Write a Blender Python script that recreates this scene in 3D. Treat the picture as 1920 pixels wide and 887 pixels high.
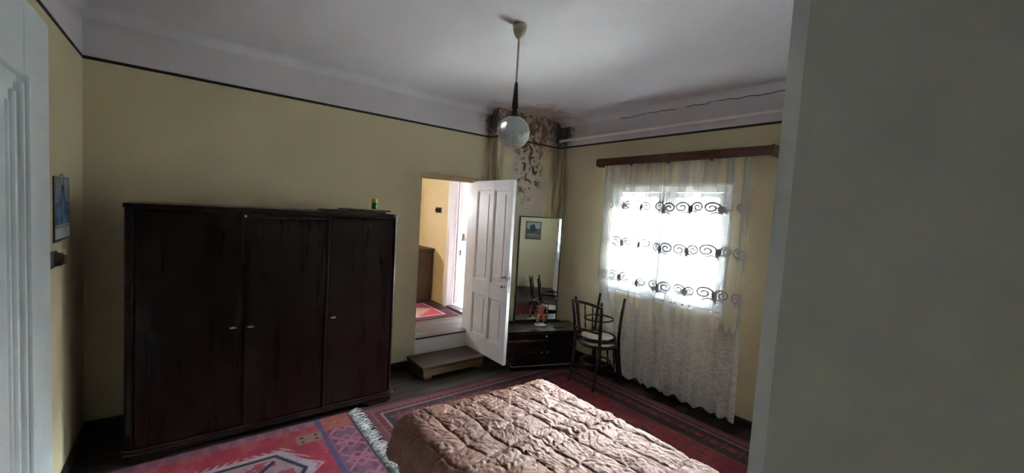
import bpy, bmesh, math, random
import numpy as np
from mathutils import Matrix, Vector
for o in list(bpy.data.objects): bpy.data.objects.remove(o)
SC = bpy.context.scene
COL = SC.collection
PI = math.pi
rnd = random.Random(7)

# ------------------------------------------------------------------ camera, sky, light, exposure
cam = bpy.data.cameras.new('camera'); camo = bpy.data.objects.new('camera', cam); COL.objects.link(camo)
YAW, PITCH, ROLL, FPX = 0.6721, 0.061, 0.0604, 760.63
fw = np.array([math.sin(YAW)*math.cos(PITCH), math.cos(YAW)*math.cos(PITCH), -math.sin(PITCH)])
rt = np.array([math.cos(YAW), -math.sin(YAW), 0]); up = np.cross(rt, fw)
r2 = math.cos(ROLL)*rt + math.sin(ROLL)*up; u2 = -math.sin(ROLL)*rt + math.cos(ROLL)*up
camo.matrix_world = Matrix(((r2[0], u2[0], -fw[0], 0.612), (r2[1], u2[1], -fw[1], -4.246), (r2[2], u2[2], -fw[2], 1.84), (0, 0, 0, 1)))
cam.sensor_width = 36; cam.lens = FPX/1920*36; cam.clip_start = 0.02; cam.clip_end = 200
SC.camera = camo
world = bpy.data.worlds.new('sky'); SC.world = world; world.use_nodes = True
bg = world.node_tree.nodes['Background']
bg.inputs[0].default_value = (0.87, 0.90, 1.0, 1); bg.inputs[1].default_value = 52.0
SC.view_settings.view_transform = 'Standard'; SC.view_settings.look = 'None'
SC.view_settings.gamma = 1; SC.view_settings.use_curve_mapping = False
SC.view_settings.exposure = 2.55
sun = bpy.data.lights.new('sun', 'SUN'); sun.energy = 130; sun.angle = .03; sun.color = (1, .96, .9)
suno = bpy.data.objects.new('sun', sun); COL.objects.link(suno); suno.location = (-5, 2, 12)
suno.rotation_euler = Vector((.22, .30, -.92)).to_track_quat('-Z', 'Y').to_euler()
def portal(loc, direction, sx, sy):
    l = bpy.data.lights.new('daylight_portal', 'AREA'); l.shape = 'RECTANGLE'; l.size = sx; l.size_y = sy
    l.cycles.is_portal = True
    o = bpy.data.objects.new('daylight_portal', l); COL.objects.link(o)
    o.location = loc; o.rotation_euler = Vector(direction).to_track_quat('-Z', 'Y').to_euler()
portal((4.99, -1.79, 1.60), (-1, 0, 0), 1.42, 1.24)      # bedroom window
portal((4.99, -4.39, 1.60), (-1, 0, 0), 1.42, 1.24)      # second bedroom window, behind the partition
portal((2.00, 2.96, 1.90), (0, -1, 0), .28, .28)          # hall window
portal((7.36, 2.00, 1.80), (-1, 0, 0), 1.4, 1.2)         # kitchen window

# ------------------------------------------------------------------ node helpers
class G:
    def __init__(s, name):
        s.m = bpy.data.materials.new(name); s.m.use_nodes = True; s.t = s.m.node_tree
        s.p = s.t.nodes['Principled BSDF']; s.out = s.t.nodes['Material Output']
        s.geo = None
    def node(s, typ, **kw):
        n = s.t.nodes.new(typ)
        for k, v in kw.items(): setattr(n, k, v)
        return n
    def put(s, sock, v):
        if isinstance(v, bpy.types.NodeSocket): s.t.links.new(v, sock)
        elif isinstance(v, (tuple, list)):
            if len(v) == 3 and len(sock.default_value) == 4: v = (*v, 1)
            sock.default_value = v
        else: sock.default_value = v
    def pos(s):
        if not s.geo: s.geo = s.node('ShaderNodeNewGeometry')
        return s.geo.outputs['Position']
    def obj(s): return s.node('ShaderNodeTexCoord').outputs['Object']
    def xyz(s, v):
        n = s.node('ShaderNodeSeparateXYZ'); s.put(n.inputs[0], v); return n.outputs
    def vec(s, a, b, c):
        n = s.node('ShaderNodeCombineXYZ')
        for i, v in enumerate((a, b, c)): s.put(n.inputs[i], v)
        return n.outputs[0]
    def ma(s, op, a, b=0.0, c=0.0, clamp=False):
        n = s.node('ShaderNodeMath', operation=op, use_clamp=clamp)
        s.put(n.inputs[0], a); s.put(n.inputs[1], b); s.put(n.inputs[2], c); return n.outputs[0]
    def vm(s, op, a, b=(0, 0, 0)):
        n = s.node('ShaderNodeVectorMath', operation=op); s.put(n.inputs[0], a); s.put(n.inputs[1], b)
        return n.outputs['Value'] if op == 'LENGTH' else n.outputs[0]
    def noise(s, v, scale, detail=3, rough=0.5, dist=0.0):
        n = s.node('ShaderNodeTexNoise'); s.put(n.inputs['Vector'], v); n.inputs['Scale'].default_value = scale
        n.inputs['Detail'].default_value = detail; n.inputs['Roughness'].default_value = rough
        n.inputs['Distortion'].default_value = dist; return n.outputs['Fac']
    def mr(s, v, a, b, c=0.0, d=1.0):
        n = s.node('ShaderNodeMapRange', interpolation_type='SMOOTHSTEP', clamp=True)
        for i, x in enumerate((v, a, b, c, d)): s.put(n.inputs[i], x)
        return n.outputs[0]
    def mix(s, f, a, b):
        n = s.node('ShaderNodeMix', data_type='RGBA'); s.put(n.inputs[0], f); s.put(n.inputs[6], a); s.put(n.inputs[7], b)
        return n.outputs[2]
    def bump(s, h, strength=0.3, dist=0.01):
        n = s.node('ShaderNodeBump'); s.put(n.inputs['Height'], h); n.inputs['Strength'].default_value = strength
        n.inputs['Distance'].default_value = dist; s.t.links.new(n.outputs[0], s.p.inputs['Normal'])
    def set(s, **kw):
        for k, v in kw.items(): s.put(s.p.inputs[k.replace('_', ' ')], v)
        return s
M = {}
def plain(name, col, rough=0.5, metal=0.0, vary=0.12, scale=18, bump=0.0, coat=0.0):
    g = G(name); n = g.noise(g.obj(), scale, 4, .6)
    dark = tuple(c*(1-vary) for c in col); lite = tuple(min(1, c*(1+vary)) for c in col)
    g.set(Base_Color=g.mix(n, dark, lite), Roughness=rough, Metallic=metal, Coat_Weight=coat)
    if bump: g.bump(g.noise(g.obj(), scale*3, 3), bump, .004)
    M[name] = g.m; return g
def wood(name, c1, c2, rough=0.35, axis='z', scale=6, coat=0.0, bump=.1):
    g = G(name); o = g.xyz(g.obj())
    k = {'x': (.08, 1, 1), 'y': (1, .08, 1), 'z': (1, 1, .08)}[axis]
    v = g.vec(*[g.ma('MULTIPLY', o[i], k[i]) for i in range(3)])
    n = g.noise(v, scale*4, 5, .65, 1.2); big = g.noise(v, scale*.6, 2)
    f = g.ma('ADD', g.ma('MULTIPLY', n, .65), g.ma('MULTIPLY', big, .35))
    g.set(Specular_IOR_Level=.4, Base_Color=g.mix(g.mr(f, .35, .68), c1, c2), Roughness=g.mr(n, .2, .8, rough*.8, rough*1.25), Coat_Weight=coat, Coat_Roughness=.12)
    g.bump(n, bump, .002)
    M[name] = g.m; return g

def damp(g, base, ceiling=False):
    """water stain and mould spreading from the chimney corner"""
    P = g.pos(); x, y, z = g.xyz(P)
    d = g.vm('SUBTRACT', P, (4.08, -0.20, 3.02))
    d1 = g.vm('LENGTH', g.vm('MULTIPLY', d, (1/.62, 1/.55, 1/.52)))
    n1 = g.noise(P, 4.5, 5, .62, .4); n2 = g.noise(P, 11, 6, .7, .8); n3 = g.noise(P, 26, 5, .65, .5)
    streak = g.noise(g.vm('MULTIPLY', P, (9, 9, .9)), 1.6, 4, .6)
    e1 = g.ma('ADD', d1, g.ma('MULTIPLY', g.ma('SUBTRACT', n1, .5), 1.5))
    tan = g.mr(e1, 1.25, .45)
    out = g.mix(g.ma('MULTIPLY', tan, .75), base, (.34, .205, .115))
    if not ceiling:
        d2 = g.vm('LENGTH', g.vm('MULTIPLY', g.vm('SUBTRACT', P, (4.05, -0.16, 2.05)), (1/.40, 1/.35, 1/.95)))
        e2 = g.ma('ADD', d2, g.ma('MULTIPLY', g.ma('SUBTRACT', n1, .5), 1.2))
        peel = g.mr(e2, 1.0, .75)
        out = g.mix(g.ma('MULTIPLY', peel, .8), out, (.56, .45, .38))
        # streaks running down the chimney corners
        c1 = g.mr(g.ma('ABSOLUTE', g.ma('SUBTRACT', x, 4.60)), .20, .02); c2 = g.mr(g.ma('ABSOLUTE', g.ma('SUBTRACT', x, 3.56)), .16, .03)
        near = g.mr(y, -.50, -.24)
        run = g.ma('MULTIPLY', g.ma('MULTIPLY', g.ma('MAXIMUM', c1, g.ma('MULTIPLY', c2, .8)), near), g.mr(streak, .36, .62))
        run = g.ma('MULTIPLY', run, g.mr(z, .3, 2.4, .25, 1))
        out = g.mix(g.ma('MULTIPLY', run, .8), out, (.13, .075, .04))
        blots = g.ma('MULTIPLY', g.mr(g.vm('LENGTH', g.vm('MULTIPLY', g.vm('SUBTRACT', P, (4.08, -0.16, 2.42)), (1/.27, 1/.3, 1/.55))), 1.15, .5), g.mr(n2, .51, .57))
        out = g.mix(g.ma('MULTIPLY', blots, .92), out, (.045, .026, .016))
    core = g.mr(g.ma('ADD', d1, g.ma('MULTIPLY', g.ma('SUBTRACT', n3, .5), .8)), 1.0, .55)
    brown = g.ma('MULTIPLY', core, g.mr(n2, .44, .54))
    out = g.mix(g.ma('MULTIPLY', brown, .35 if ceiling else .85), out, (.125, .058, .027))
    # black mould along both upper corners of the chimney
    if not ceiling:
        b1 = g.vm('LENGTH', g.vm('MULTIPLY', g.vm('SUBTRACT', P, (4.60, -.22, 2.95)), (1/.20, 1/.22, 1/.26)))
        b2 = g.vm('LENGTH', g.vm('MULTIPLY', g.vm('SUBTRACT', P, (3.56, -.05, 2.95)), (1/.13, 1/.2, 1/.26)))
        b = g.ma('MINIMUM', b1, b2)
        bl = g.mr(g.ma('ADD', b, g.ma('MULTIPLY', g.ma('SUBTRACT', n3, .5), 2.2)), 1.0, .35)
        out = g.mix(g.ma('MULTIPLY', bl, .85), out, (.022, .017, .013))
    return out
def wallmat(name, yellow, white, split=2.755):
    g = G(name); P = g.pos(); z = g.xyz(P)[2]
    roll = g.noise(g.vm('MULTIPLY', P, (1, 1, 2.2)), 34, 3, .6); big = g.noise(P, 1.3, 3)
    f = g.ma('ADD', g.ma('MULTIPLY', roll, .5), g.ma('MULTIPLY', big, .5))
    yel = g.mix(f, tuple(c*.84 for c in yellow), tuple(min(1, c*1.13) for c in yellow))
    whi = g.mix(f, tuple(c*.93 for c in white), tuple(min(1, c*1.05) for c in white))
    base = g.mix(g.ma('GREATER_THAN', z, split), yel, whi)
    g.set(Base_Color=damp(g, base), Roughness=.85)
    g.bump(g.ma('ADD', g.ma('MULTIPLY', roll, .4), g.noise(P, 7, 4)), .25, .006)
    M[name] = g.m
YEL = (.62, .535, .345); WHI = (.68, .63, .67)
wallmat('wall_paint', YEL, WHI)
g = G('ceiling_paint'); P = g.pos(); big = g.noise(P, 1.6, 4, .6); fine = g.noise(P, 30, 3)
g.set(Base_Color=damp(g, g.mix(big, (.66, .63, .69), (.77, .75, .82)), True), Roughness=.9); g.bump(g.ma('ADD', big, g.ma('MULTIPLY', fine, .1)), .25, .02); M['ceiling_paint'] = g.m
plain('white_plaster', (.62, .62, .58), .8, vary=.05, scale=5, bump=.12)
plain('grey_plaster', (.66, .70, .73), .75, vary=.05, scale=3, bump=.12)
plain('casing_paint', (.70, .75, .77), .45, vary=.05, scale=6, bump=.05)
plain('cream_wall', (.78, .62, .36), .85, vary=.06, scale=4, bump=.1)
plain('kitchen_wall', (.72, .68, .70), .85, vary=.05, scale=4, bump=.1)
plain('door_paint', (.84, .81, .81), .38, vary=.05, scale=9, bump=.04)
plain('white_paint', (.80, .80, .80), .4, vary=.04, scale=9)
plain('stripe_paint', (.018, .02, .018), .7)
plain('pipe_paint', (.86, .83, .82), .4, vary=.05)
wood('floor_wood', (.018, .012, .010), (.038, .026, .021), .45, 'x', 5)
wood('hall_board', (.055, .048, .046), (.10, .088, .082), .4, 'x', 4)
wood('wardrobe_wood', (.007, .0025, .0019), (.0135, .0042, .003), .30, 'z', 3, coat=.0, bump=.006)
M['wardrobe_wood'].node_tree.nodes['Principled BSDF'].inputs['Specular IOR Level'].default_value = .24
wood('wardrobe_trim', (.008, .004, .0035), (.018, .008, .0065), .28, 'x', 4, coat=.3, bump=.006)
wood('dresser_wood', (.006, .0045, .004), (.015, .009, .007), .30, 'x', 4, coat=.25, bump=.03)
wood('drawer_wood', (.022, .011, .008), (.045, .020, .013), .30, 'x', 4, coat=.3, bump=.03)
wood('chair_wood', (.007, .004, .0035), (.017, .009, .007), .28, 'z', 8, coat=.3, bump=.03)
wood('rail_wood', (.045, .014, .008), (.15, .045, .022), .35, 'y', 9, coat=.2)
wood('step_wood', (.14, .072, .034), (.25, .135, .068), .5, 'x', 6)
wood('step_top_wood', (.045, .027, .019), (.095, .056, .037), .5, 'x', 6)
wood('chest_wood', (.05, .028, .014), (.12, .065, .03), .5, 'z', 6)
plain('seat_ply', (.50, .40, .29), .55, vary=.18, scale=14)
plain('brass', (.62, .50, .30), .3, 1.0, vary=.1)
plain('steel', (.72, .70, .68), .28, 1.0, vary=.06)
plain('dull_brass', (.42, .37, .28), .38, 1.0, vary=.12)
plain('black_plastic', (.012, .011, .012), .35)
plain('bakelite', (.055, .042, .030), .3, vary=.3)
plain('paper_white', (.60, .62, .62), .7, vary=.05)
plain('paper_beige', (.52, .42, .25), .7, vary=.15)
plain('tray_dark', (.035, .028, .022), .4, vary=.3)
plain('green_glass', (.03, .18, .08), .12, vary=.2)
plain('yellow_cap', (.62, .45, .06), .4)
plain('blue_cloth', (.16, .40, .62), .8, vary=.1)
plain('white_cloth', (.82, .82, .84), .8, vary=.06, scale=30)
plain('pot_brown', (.16, .10, .06), .4, vary=.3)
plain('bed_base', (.03, .02, .017), .6)
plain('fringe_cord', (.36, .33, .32), .9, vary=.45, scale=40)
plain('figure_orange', (.32, .085, .025), .35, vary=.35, scale=60)
plain('figure_red', (.17, .025, .02), .35, vary=.3, scale=60)
plain('figure_dark', (.03, .03, .028), .35)
plain('figure_skin', (.42, .26, .20), .4, vary=.2, scale=60)
plain('figure_base', (.55, .46, .42), .4, vary=.2, scale=50)
plain('house_wall', (.045, .043, .043), .9, vary=.04, scale=2)
plain('house_roof', (.34, .30, .29), .8, vary=.15, scale=6)
plain('ground', (.55, .55, .52), .95, vary=.15, scale=3)
plain('button_shell', (.20, .11, .05), .2)
g = G('mirror_silver'); g.set(Base_Color=g.mix(g.noise(g.obj(), 3), (.72, .74, .74), (.78, .80, .80)), Metallic=1.0, Roughness=.02); M['mirror_silver'] = g.m
# thin window glass: mostly clear, a little reflection
g = G('window_glass'); t = g.node('ShaderNodeBsdfTransparent'); gl = g.node('ShaderNodeBsdfGlossy'); gl.inputs['Roughness'].default_value = .03
fr = g.node('ShaderNodeFresnel'); fr.inputs[0].default_value = 1.45
t.inputs[0].default_value = (.93, .97, .96, 1)
mx = g.node('ShaderNodeMixShader'); g.put(mx.inputs[0], fr.outputs[0]); g.put(mx.inputs[1], t.outputs[0]); g.put(mx.inputs[2], gl.outputs[0]); g.put(g.out.inputs[0], mx.outputs[0]); M['window_glass'] = g.m
# globe: pressed glass
g = G('globe_glass'); g.set(Base_Color=(.88, .92, .90), Roughness=.07, Transmission_Weight=.72, IOR=1.45); n = g.noise(g.obj(), 30, 3); g.bump(n, .15, .003); M['globe_glass'] = g.m
# sheer net curtain
def sheer(name, op_top, op_low):
    g = G(name); P = g.obj(); x, y, z = g.xyz(P)
    low = g.mr(z, 1.0, .45)
    lace = g.noise(g.vm('MULTIPLY', P, (1, 1, 3.0)), 17, 4, .6, 1.5)
    fold = g.noise(g.vec(0, y, g.ma('MULTIPLY', z, .05)), 8, 4, .6)        # where the net lies gathered it is denser
    op = g.ma('ADD', g.mr(fold, .30, .70, op_top*.68, op_top*1.75), g.ma('MULTIPLY', low, g.mr(lace, .35, .65, op_low*.45, op_low)), clamp=True)
    dif = g.node('ShaderNodeBsdfDiffuse'); trl = g.node('ShaderNodeBsdfTranslucent'); tr = g.node('ShaderNodeBsdfTransparent')
    for b in (dif, trl): b.inputs[0].default_value = (.94, .94, .96, 1)
    a = g.node('ShaderNodeMixShader'); a.inputs[0].default_value = .22; g.put(a.inputs[1], dif.outputs[0]); g.put(a.inputs[2], trl.outputs[0])
    b = g.node('ShaderNodeMixShader'); g.put(b.inputs[0], op); g.put(b.inputs[1], tr.outputs[0]); g.put(b.inputs[2], a.outputs[0])
    g.put(g.out.inputs[0], b.outputs[0]); M[name] = g.m
sheer('curtain_net', .215, .46); sheer('curtain_net_dense', .52, .30)
g = G('embroidery_thread'); dif = g.node('ShaderNodeBsdfDiffuse'); trl = g.node('ShaderNodeBsdfTranslucent')
n = g.noise(g.obj(), 90, 2); c = g.mix(n, (.26, .23, .235), (.36, .33, .34)); g.put(dif.inputs[0], c); g.put(trl.inputs[0], (.30, .27, .28))
a = g.node('ShaderNodeMixShader'); a.inputs[0].default_value = .04; g.put(a.inputs[1], dif.outputs[0]); g.put(a.inputs[2], trl.outputs[0]); g.put(g.out.inputs[0], a.outputs[0]); M['embroidery_thread'] = g.m
# satin bedspread
g = G('satin'); P = g.obj(); n = g.noise(P, 9, 4, .6); f2 = g.ma('ADD', g.noise(g.vm('MULTIPLY', P, (1, 3.5, 1)), 26, 5, .62, 1.6), g.noise(g.vm('MULTIPLY', P, (3.5, 1, 1)), 22, 5, .62, 1.6))
g.set(Base_Color=g.mix(n, (.20, .088, .058), (.29, .148, .110)), Roughness=.38, Metallic=.3)
g.bump(f2, .55, .008); M['satin'] = g.m
# attribute driven colours (woven rugs, printed sheets)
def attrmat(name, rough=.95, bump=.4, bscale=140):
    g = G(name); a = g.node('ShaderNodeAttribute', attribute_name='weave'); n = g.noise(g.obj(), 45, 3)
    mul = g.node('ShaderNodeMix', data_type='RGBA', blend_type='MULTIPLY'); mul.inputs[0].default_value = 1
    g.put(mul.inputs[6], a.outputs['Color']); g.put(mul.inputs[7], g.mix(n, (.72, .72, .72), (1.2, 1.2, 1.2)))
    g.set(Base_Color=mul.outputs[2], Roughness=rough, Specular_IOR_Level=.12)
    if bump: g.bump(g.noise(g.obj(), bscale, 2), bump, .003)
    M[name] = g.m
attrmat('rug_wool'); attrmat('print_paper', .5, 0)

# ------------------------------------------------------------------ mesh helpers
ROOT = {}
class MB:
    def __init__(s): s.v = []; s.f = []; s.sm = []; s.mi = []; s.m = 0
    def add(s, vs, fs, smooth=False):
        b = len(s.v); s.v += [tuple(map(float, v)) for v in vs]
        for f in fs: s.f.append(tuple(i+b for i in f)); s.sm.append(smooth); s.mi.append(s.m)
        return s
    def box(s, x0, x1, y0, y1, z0, z1):
        x0, x1 = sorted((x0, x1)); y0, y1 = sorted((y0, y1)); z0, z1 = sorted((z0, z1))
        v = [(x, y, z) for z in (z0, z1) for y in (y0, y1) for x in (x0, x1)]
        return s.add(v, [(0, 2, 3, 1), (4, 5, 7, 6), (0, 1, 5, 4), (2, 6, 7, 3), (0, 4, 6, 2), (1, 3, 7, 5)])
    def prism(s, pts, z0, z1, axis='z', smooth=False):
        n = len(pts)
        def P(a, b, c): return {'z': (a, b, c), 'x': (c, a, b), 'y': (a, c, b)}[axis]
        v = [P(a, b, z0) for a, b in pts] + [P(a, b, z1) for a, b in pts]
        s.add(v, [(i, (i+1) % n, n+(i+1) % n, n+i) for i in range(n)], smooth)
        s.add(v, [tuple(range(n))[::-1], tuple(range(n, 2*n))]); return s
    def tube(s, pts, r, n=10, closed=False):
        pts = [Vector(p) for p in pts]; N = len(pts); rr = r if hasattr(r, '__len__') else [r]*N
        vs = []; ref = None
        for i, p in enumerate(pts):
            if closed: t = (pts[(i+1) % N]-pts[i-1]).normalized()
            else: t = (pts[min(i+1, N-1)]-pts[max(i-1, 0)]).normalized()
            if ref is None: ref = Vector((0, 0, 1)) if abs(t.z) < .9 else Vector((1, 0, 0))
            a = (ref-t*ref.dot(t)).normalized(); b = t.cross(a); ref = a
            for k in range(n):
                q = 2*PI*k/n; vs.append(p+(a*math.cos(q)+b*math.sin(q))*rr[i])
        fs = []
        for i in range(N if closed else N-1):
            for k in range(n):
                j = (i+1) % N; fs.append((i*n+k, i*n+(k+1) % n, j*n+(k+1) % n, j*n+k))
        s.add(vs, fs, True)
        if not closed:
            s.add(vs[:n], [tuple(range(n))[::-1]]); s.add(vs[-n:], [tuple(range(n))])
        return s
    def lathe(s, prof, c=(0, 0, 0), n=24, smooth=True, wob=None):
        vs = []
        for j, (r, z) in enumerate(prof):
            for k in range(n):
                q = 2*PI*k/n; R = r*(1+(wob(j, k) if wob else 0)); vs.append((c[0]+R*math.cos(q), c[1]+R*math.sin(q), c[2]+z))
        fs = [(j*n+k, j*n+(k+1) % n, (j+1)*n+(k+1) % n, (j+1)*n+k) for j in range(len(prof)-1) for k in range(n)]
        s.add(vs, fs, smooth)
        if prof[0][0] > 1e-4: s.add(vs[:n], [tuple(range(n))[::-1]])
        if prof[-1][0] > 1e-4: s.add(vs[-n:], [tuple(range(n))])
        return s
    def grid(s, nu, nv, fn, smooth=True):
        vs = [fn(i/(nu-1), j/(nv-1)) for j in range(nv) for i in range(nu)]
        fs = [(j*nu+i, j*nu+i+1, (j+1)*nu+i+1, (j+1)*nu+i) for j in range(nv-1) for i in range(nu-1)]
        return s.add(vs, fs, smooth)
    def build(s, name, mats, parent=None, bevel=0.0, local=False, seg=2):
        me = bpy.data.meshes.new(name)
        off = (0, 0, 0)
        if parent is not None and not local: off = ROOT.get(parent.name, (0, 0, 0))
        me.from_pydata([(a-off[0], b-off[1], c-off[2]) for a, b, c in s.v], [], s.f)
        me.polygons.foreach_set('use_smooth', s.sm); me.polygons.foreach_set('material_index', s.mi)
        for m in (mats if isinstance(mats, (list, tuple)) else [mats]): me.materials.append(M[m])
        bm = bmesh.new(); bm.from_mesh(me)
        bmesh.ops.remove_doubles(bm, verts=bm.verts, dist=1e-6) if bevel else None
        bmesh.ops.recalc_face_normals(bm, faces=bm.faces)
        if bevel:
            ed = [e for e in bm.edges if len(e.link_faces) == 2 and e.calc_face_angle(0) > .6]
            bmesh.ops.bevel(bm, geom=ed, offset=bevel, segments=seg, profile=.6, affect='EDGES', clamp_overlap=True)
        bm.to_mesh(me); bm.free()
        o = bpy.data.objects.new(name, me); COL.objects.link(o)
        if parent is not None: o.parent = parent; ROOT[o.name] = ROOT.get(parent.name, (0, 0, 0))
        return o
def tag(o, label, cat, group=None, kind=None):
    o['label'] = label; o['category'] = cat
    if group: o['group'] = group
    if kind: o['kind'] = kind
    return o
def thing(name, label, cat, loc=(0, 0, 0), group=None):
    o = bpy.data.objects.new(name, None); COL.objects.link(o); o.location = loc; o.empty_display_size = .1
    ROOT[o.name] = tuple(loc); return tag(o, label, cat, group)
def struct(o, label, cat):
    return tag(o, label, cat, kind='structure')
def sroot(name, label, cat, loc=(0, 0, 0)):
    o = thing(name, label, cat, loc); o['kind'] = 'structure'; return o
def copy_tree(o, parent=None):
    c = o.copy(); COL.objects.link(c); c.parent = parent
    for ch in list(o.children): copy_tree(ch, c)
    return c
def B(*a): return MB().box(*a)
def holes(mb, axis, t0, t1, a0, a1, z0, z1, hs):
    """wall slab between t0,t1 on the axis, spanning a0..a1 and z0..z1, with rectangular openings (a,b,z,z)"""
    A = sorted({a0, a1, *[h[0] for h in hs], *[h[1] for h in hs]}); Z = sorted({z0, z1, *[h[2] for h in hs], *[h[3] for h in hs]})
    for i in range(len(A)-1):
        for j in range(len(Z)-1):
            ca, cz = (A[i]+A[i+1])/2, (Z[j]+Z[j+1])/2
            if any(h[0] < ca < h[1] and h[2] < cz < h[3] for h in hs): continue
            if axis == 'y': mb.box(A[i], A[i+1], t0, t1, Z[j], Z[j+1])
            else: mb.box(t0, t1, A[i], A[i+1], Z[j], Z[j+1])
    return mb
# vectorised value noise for patterns
_rs = np.random.RandomState(3); _T = _rs.rand(256, 256)
def vn(x, y):
    xi = np.floor(x).astype(int); yi = np.floor(y).astype(int); fx = x-xi; fy = y-yi
    fx = fx*fx*(3-2*fx); fy = fy*fy*(3-2*fy); T = lambda a, b: _T[a % 256, b % 256]
    return (T(xi, yi)*(1-fx)+T(xi+1, yi)*fx)*(1-fy)+(T(xi, yi+1)*(1-fx)+T(xi+1, yi+1)*fx)*fy
def fbm(x, y, o=4):
    r = 0; a = .5
    for k in range(o): r = r+a*vn(x*2**k+17*k, y*2**k+31*k); a *= .5
    return r
def gridmesh(name, X, Y, Z, mat, parent=None, color=None, smooth=True):
    nv, nu = X.shape; me = bpy.data.meshes.new(name); off = ROOT.get(parent.name, (0, 0, 0)) if parent else (0, 0, 0)
    co = np.stack([X-off[0], Y-off[1], Z-off[2]], -1).reshape(-1, 3)
    idx = np.arange(nu*nv).reshape(nv, nu)
    q = np.stack([idx[:-1, :-1], idx[:-1, 1:], idx[1:, 1:], idx[1:, :-1]], -1).reshape(-1, 4)
    me.from_pydata(co.tolist(), [], q.tolist())
    me.polygons.foreach_set('use_smooth', [smooth]*len(q))
    if color is not None:
        at = me.color_attributes.new('weave', 'FLOAT_COLOR', 'POINT')
        at.data.foreach_set('color', np.concatenate([color.reshape(-1, 3), np.ones((nu*nv, 1))], 1).astype(np.float32).ravel())
    me.materials.append(M[mat]); me.update()
    o = bpy.data.objects.new(name, me); COL.objects.link(o)
    if parent is not None: o.parent = parent; ROOT[o.name] = off
    return o

# ------------------------------------------------------------------ the room shell
WT = .14; W = 4.616; CH = 3.10; YN, YP = -5.60, -4.03      # window wall x, ceiling height, end wall and partition end
fl = sroot('floor', 'dark brown wooden plank floor of the bedroom', 'floor')
B(-.1, W+.1, YN-.1, 0, -.12, -.012).build('floor_base', 'floor_wood', fl)
pw = .118; k = 0; pm = None
for i in range(52):
    y1 = -.002-i*pw
    y0 = max(y1-pw+.004, YN)
    if y0 >= y1: break
    MB().box(0, W, y0, y1, -.011, 0).build('plank', 'floor_wood', fl)
ceil = B(-.2, W+.2, YN-.1, .2, CH, CH+.15).build('ceiling', 'ceiling_paint'); struct(ceil, 'stained greyish white plaster ceiling of the bedroom', 'ceiling')
m = MB(); holes(m, 'y', 0, WT, -.1, W+.3, -.1, CH+.1, [(2.65, 3.38, .32, 2.22)])
wb = m.build('wall_back', 'wall_paint'); struct(wb, 'yellow wall with white frieze behind wardrobe and open doorway', 'wall')
m = MB(); holes(m, 'x', -.25, 0, YN-.1, .3, -.1, CH+.1, [(-2.62, -1.47, -.1, 2.42)])
wl = m.build('wall_left', 'wall_paint'); struct(wl, 'yellow side wall with calendar, switch and white door casing', 'wall')
WY0, WY1, WZ0, WZ1 = -2.50, -1.08, .98, 2.22; WIN2 = -2.60   # a second, equal window nearer the viewer
m = MB(); holes(m, 'x', W, W+.36, YN-.1, .3, -.1, CH+.1, [(WY0, WY1, WZ0, WZ1), (WY0+WIN2, WY1+WIN2, WZ0, WZ1)])
wr = m.build('wall_right', 'wall_paint'); struct(wr, 'yellow wall with the curtained window', 'wall')
chim = B(3.56, W, -.154, 0, 0, CH).build('wall_chimney', 'wall_paint'); struct(chim, 'mould-stained peeling chimney breast in the room corner', 'wall')
# partition beside the camera, its end seen as the grey face in the right foreground
c = .028
m = MB(); m.prism([(1.21, YN), (1.21, YP-c), (1.21+c, YP), (1.35-c, YP), (1.35, YP-c), (1.35, YN)], 0, CH)
wp = m.build('wall_partition', 'grey_plaster'); struct(wp, 'grey plastered partition filling the right foreground', 'wall')
wn = B(-.25, W+.36, YN-.2, YN, -.1, CH+.1).build('wall_near', 'wall_paint'); struct(wn, 'yellow end wall behind the viewer, seen only in the mirror', 'wall')
# painted dark line under the white frieze
def stripe(i, *b):
    o = B(*b).build('trim_%d' % i, 'stripe_paint'); struct(o, 'thin black line between yellow paint and white frieze ' + ['above the wardrobe', 'on the calendar wall', 'on the chimney breast', 'on the chimney side', 'above the curtain rail'][i-1], 'trim')
sz0, sz1 = 2.744, 2.766
stripe(1, 0, 3.56, -.003, 0, sz0, sz1); stripe(2, 0, .003, YN, 0, sz0, sz1)
stripe(3, 3.557, W, -.157, -.154, sz0, sz1); stripe(4, 3.557, 3.56, -.157, 0, sz0, sz1); stripe(5, W-.003, W, YN, -.157, sz0, sz1)
# rounded plaster fillet where walls meet the ceiling
def cove(name, p0, p1, inward, label, r=.07):
    m = MB(); n = 7; d = Vector(p1)-Vector(p0); inn = Vector(inward); vs = []
    for q in (Vector(p0), Vector(p1)):
        for k in range(n):
            a = PI/2*k/(n-1)
            vs.append(q+inn*(r-r*math.cos(a))+Vector((0, 0, -r+r*math.sin(a))))
        vs.append(q-Vector((0, 0, 0)))
    N = n+1
    m.add(vs, [(i, i+1, N+i+1, N+i) for i in range(n-1)], True)
    o = m.build(name, 'ceiling_paint'); struct(o, label, 'trim'); return o
cove('trim_6', (0, -.001, CH), (3.56, -.001, CH), (0, -1, 0), 'rounded plaster edge between ceiling and wardrobe wall')
cove('trim_7', (W-.001, YN, CH), (W-.001, -.154, CH), (-1, 0, 0), 'rounded plaster edge between ceiling and window wall')
cove('trim_8', (.001, YN, CH), (.001, 0, CH), (1, 0, 0), 'rounded plaster edge between ceiling and calendar wall', .05)
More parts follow.
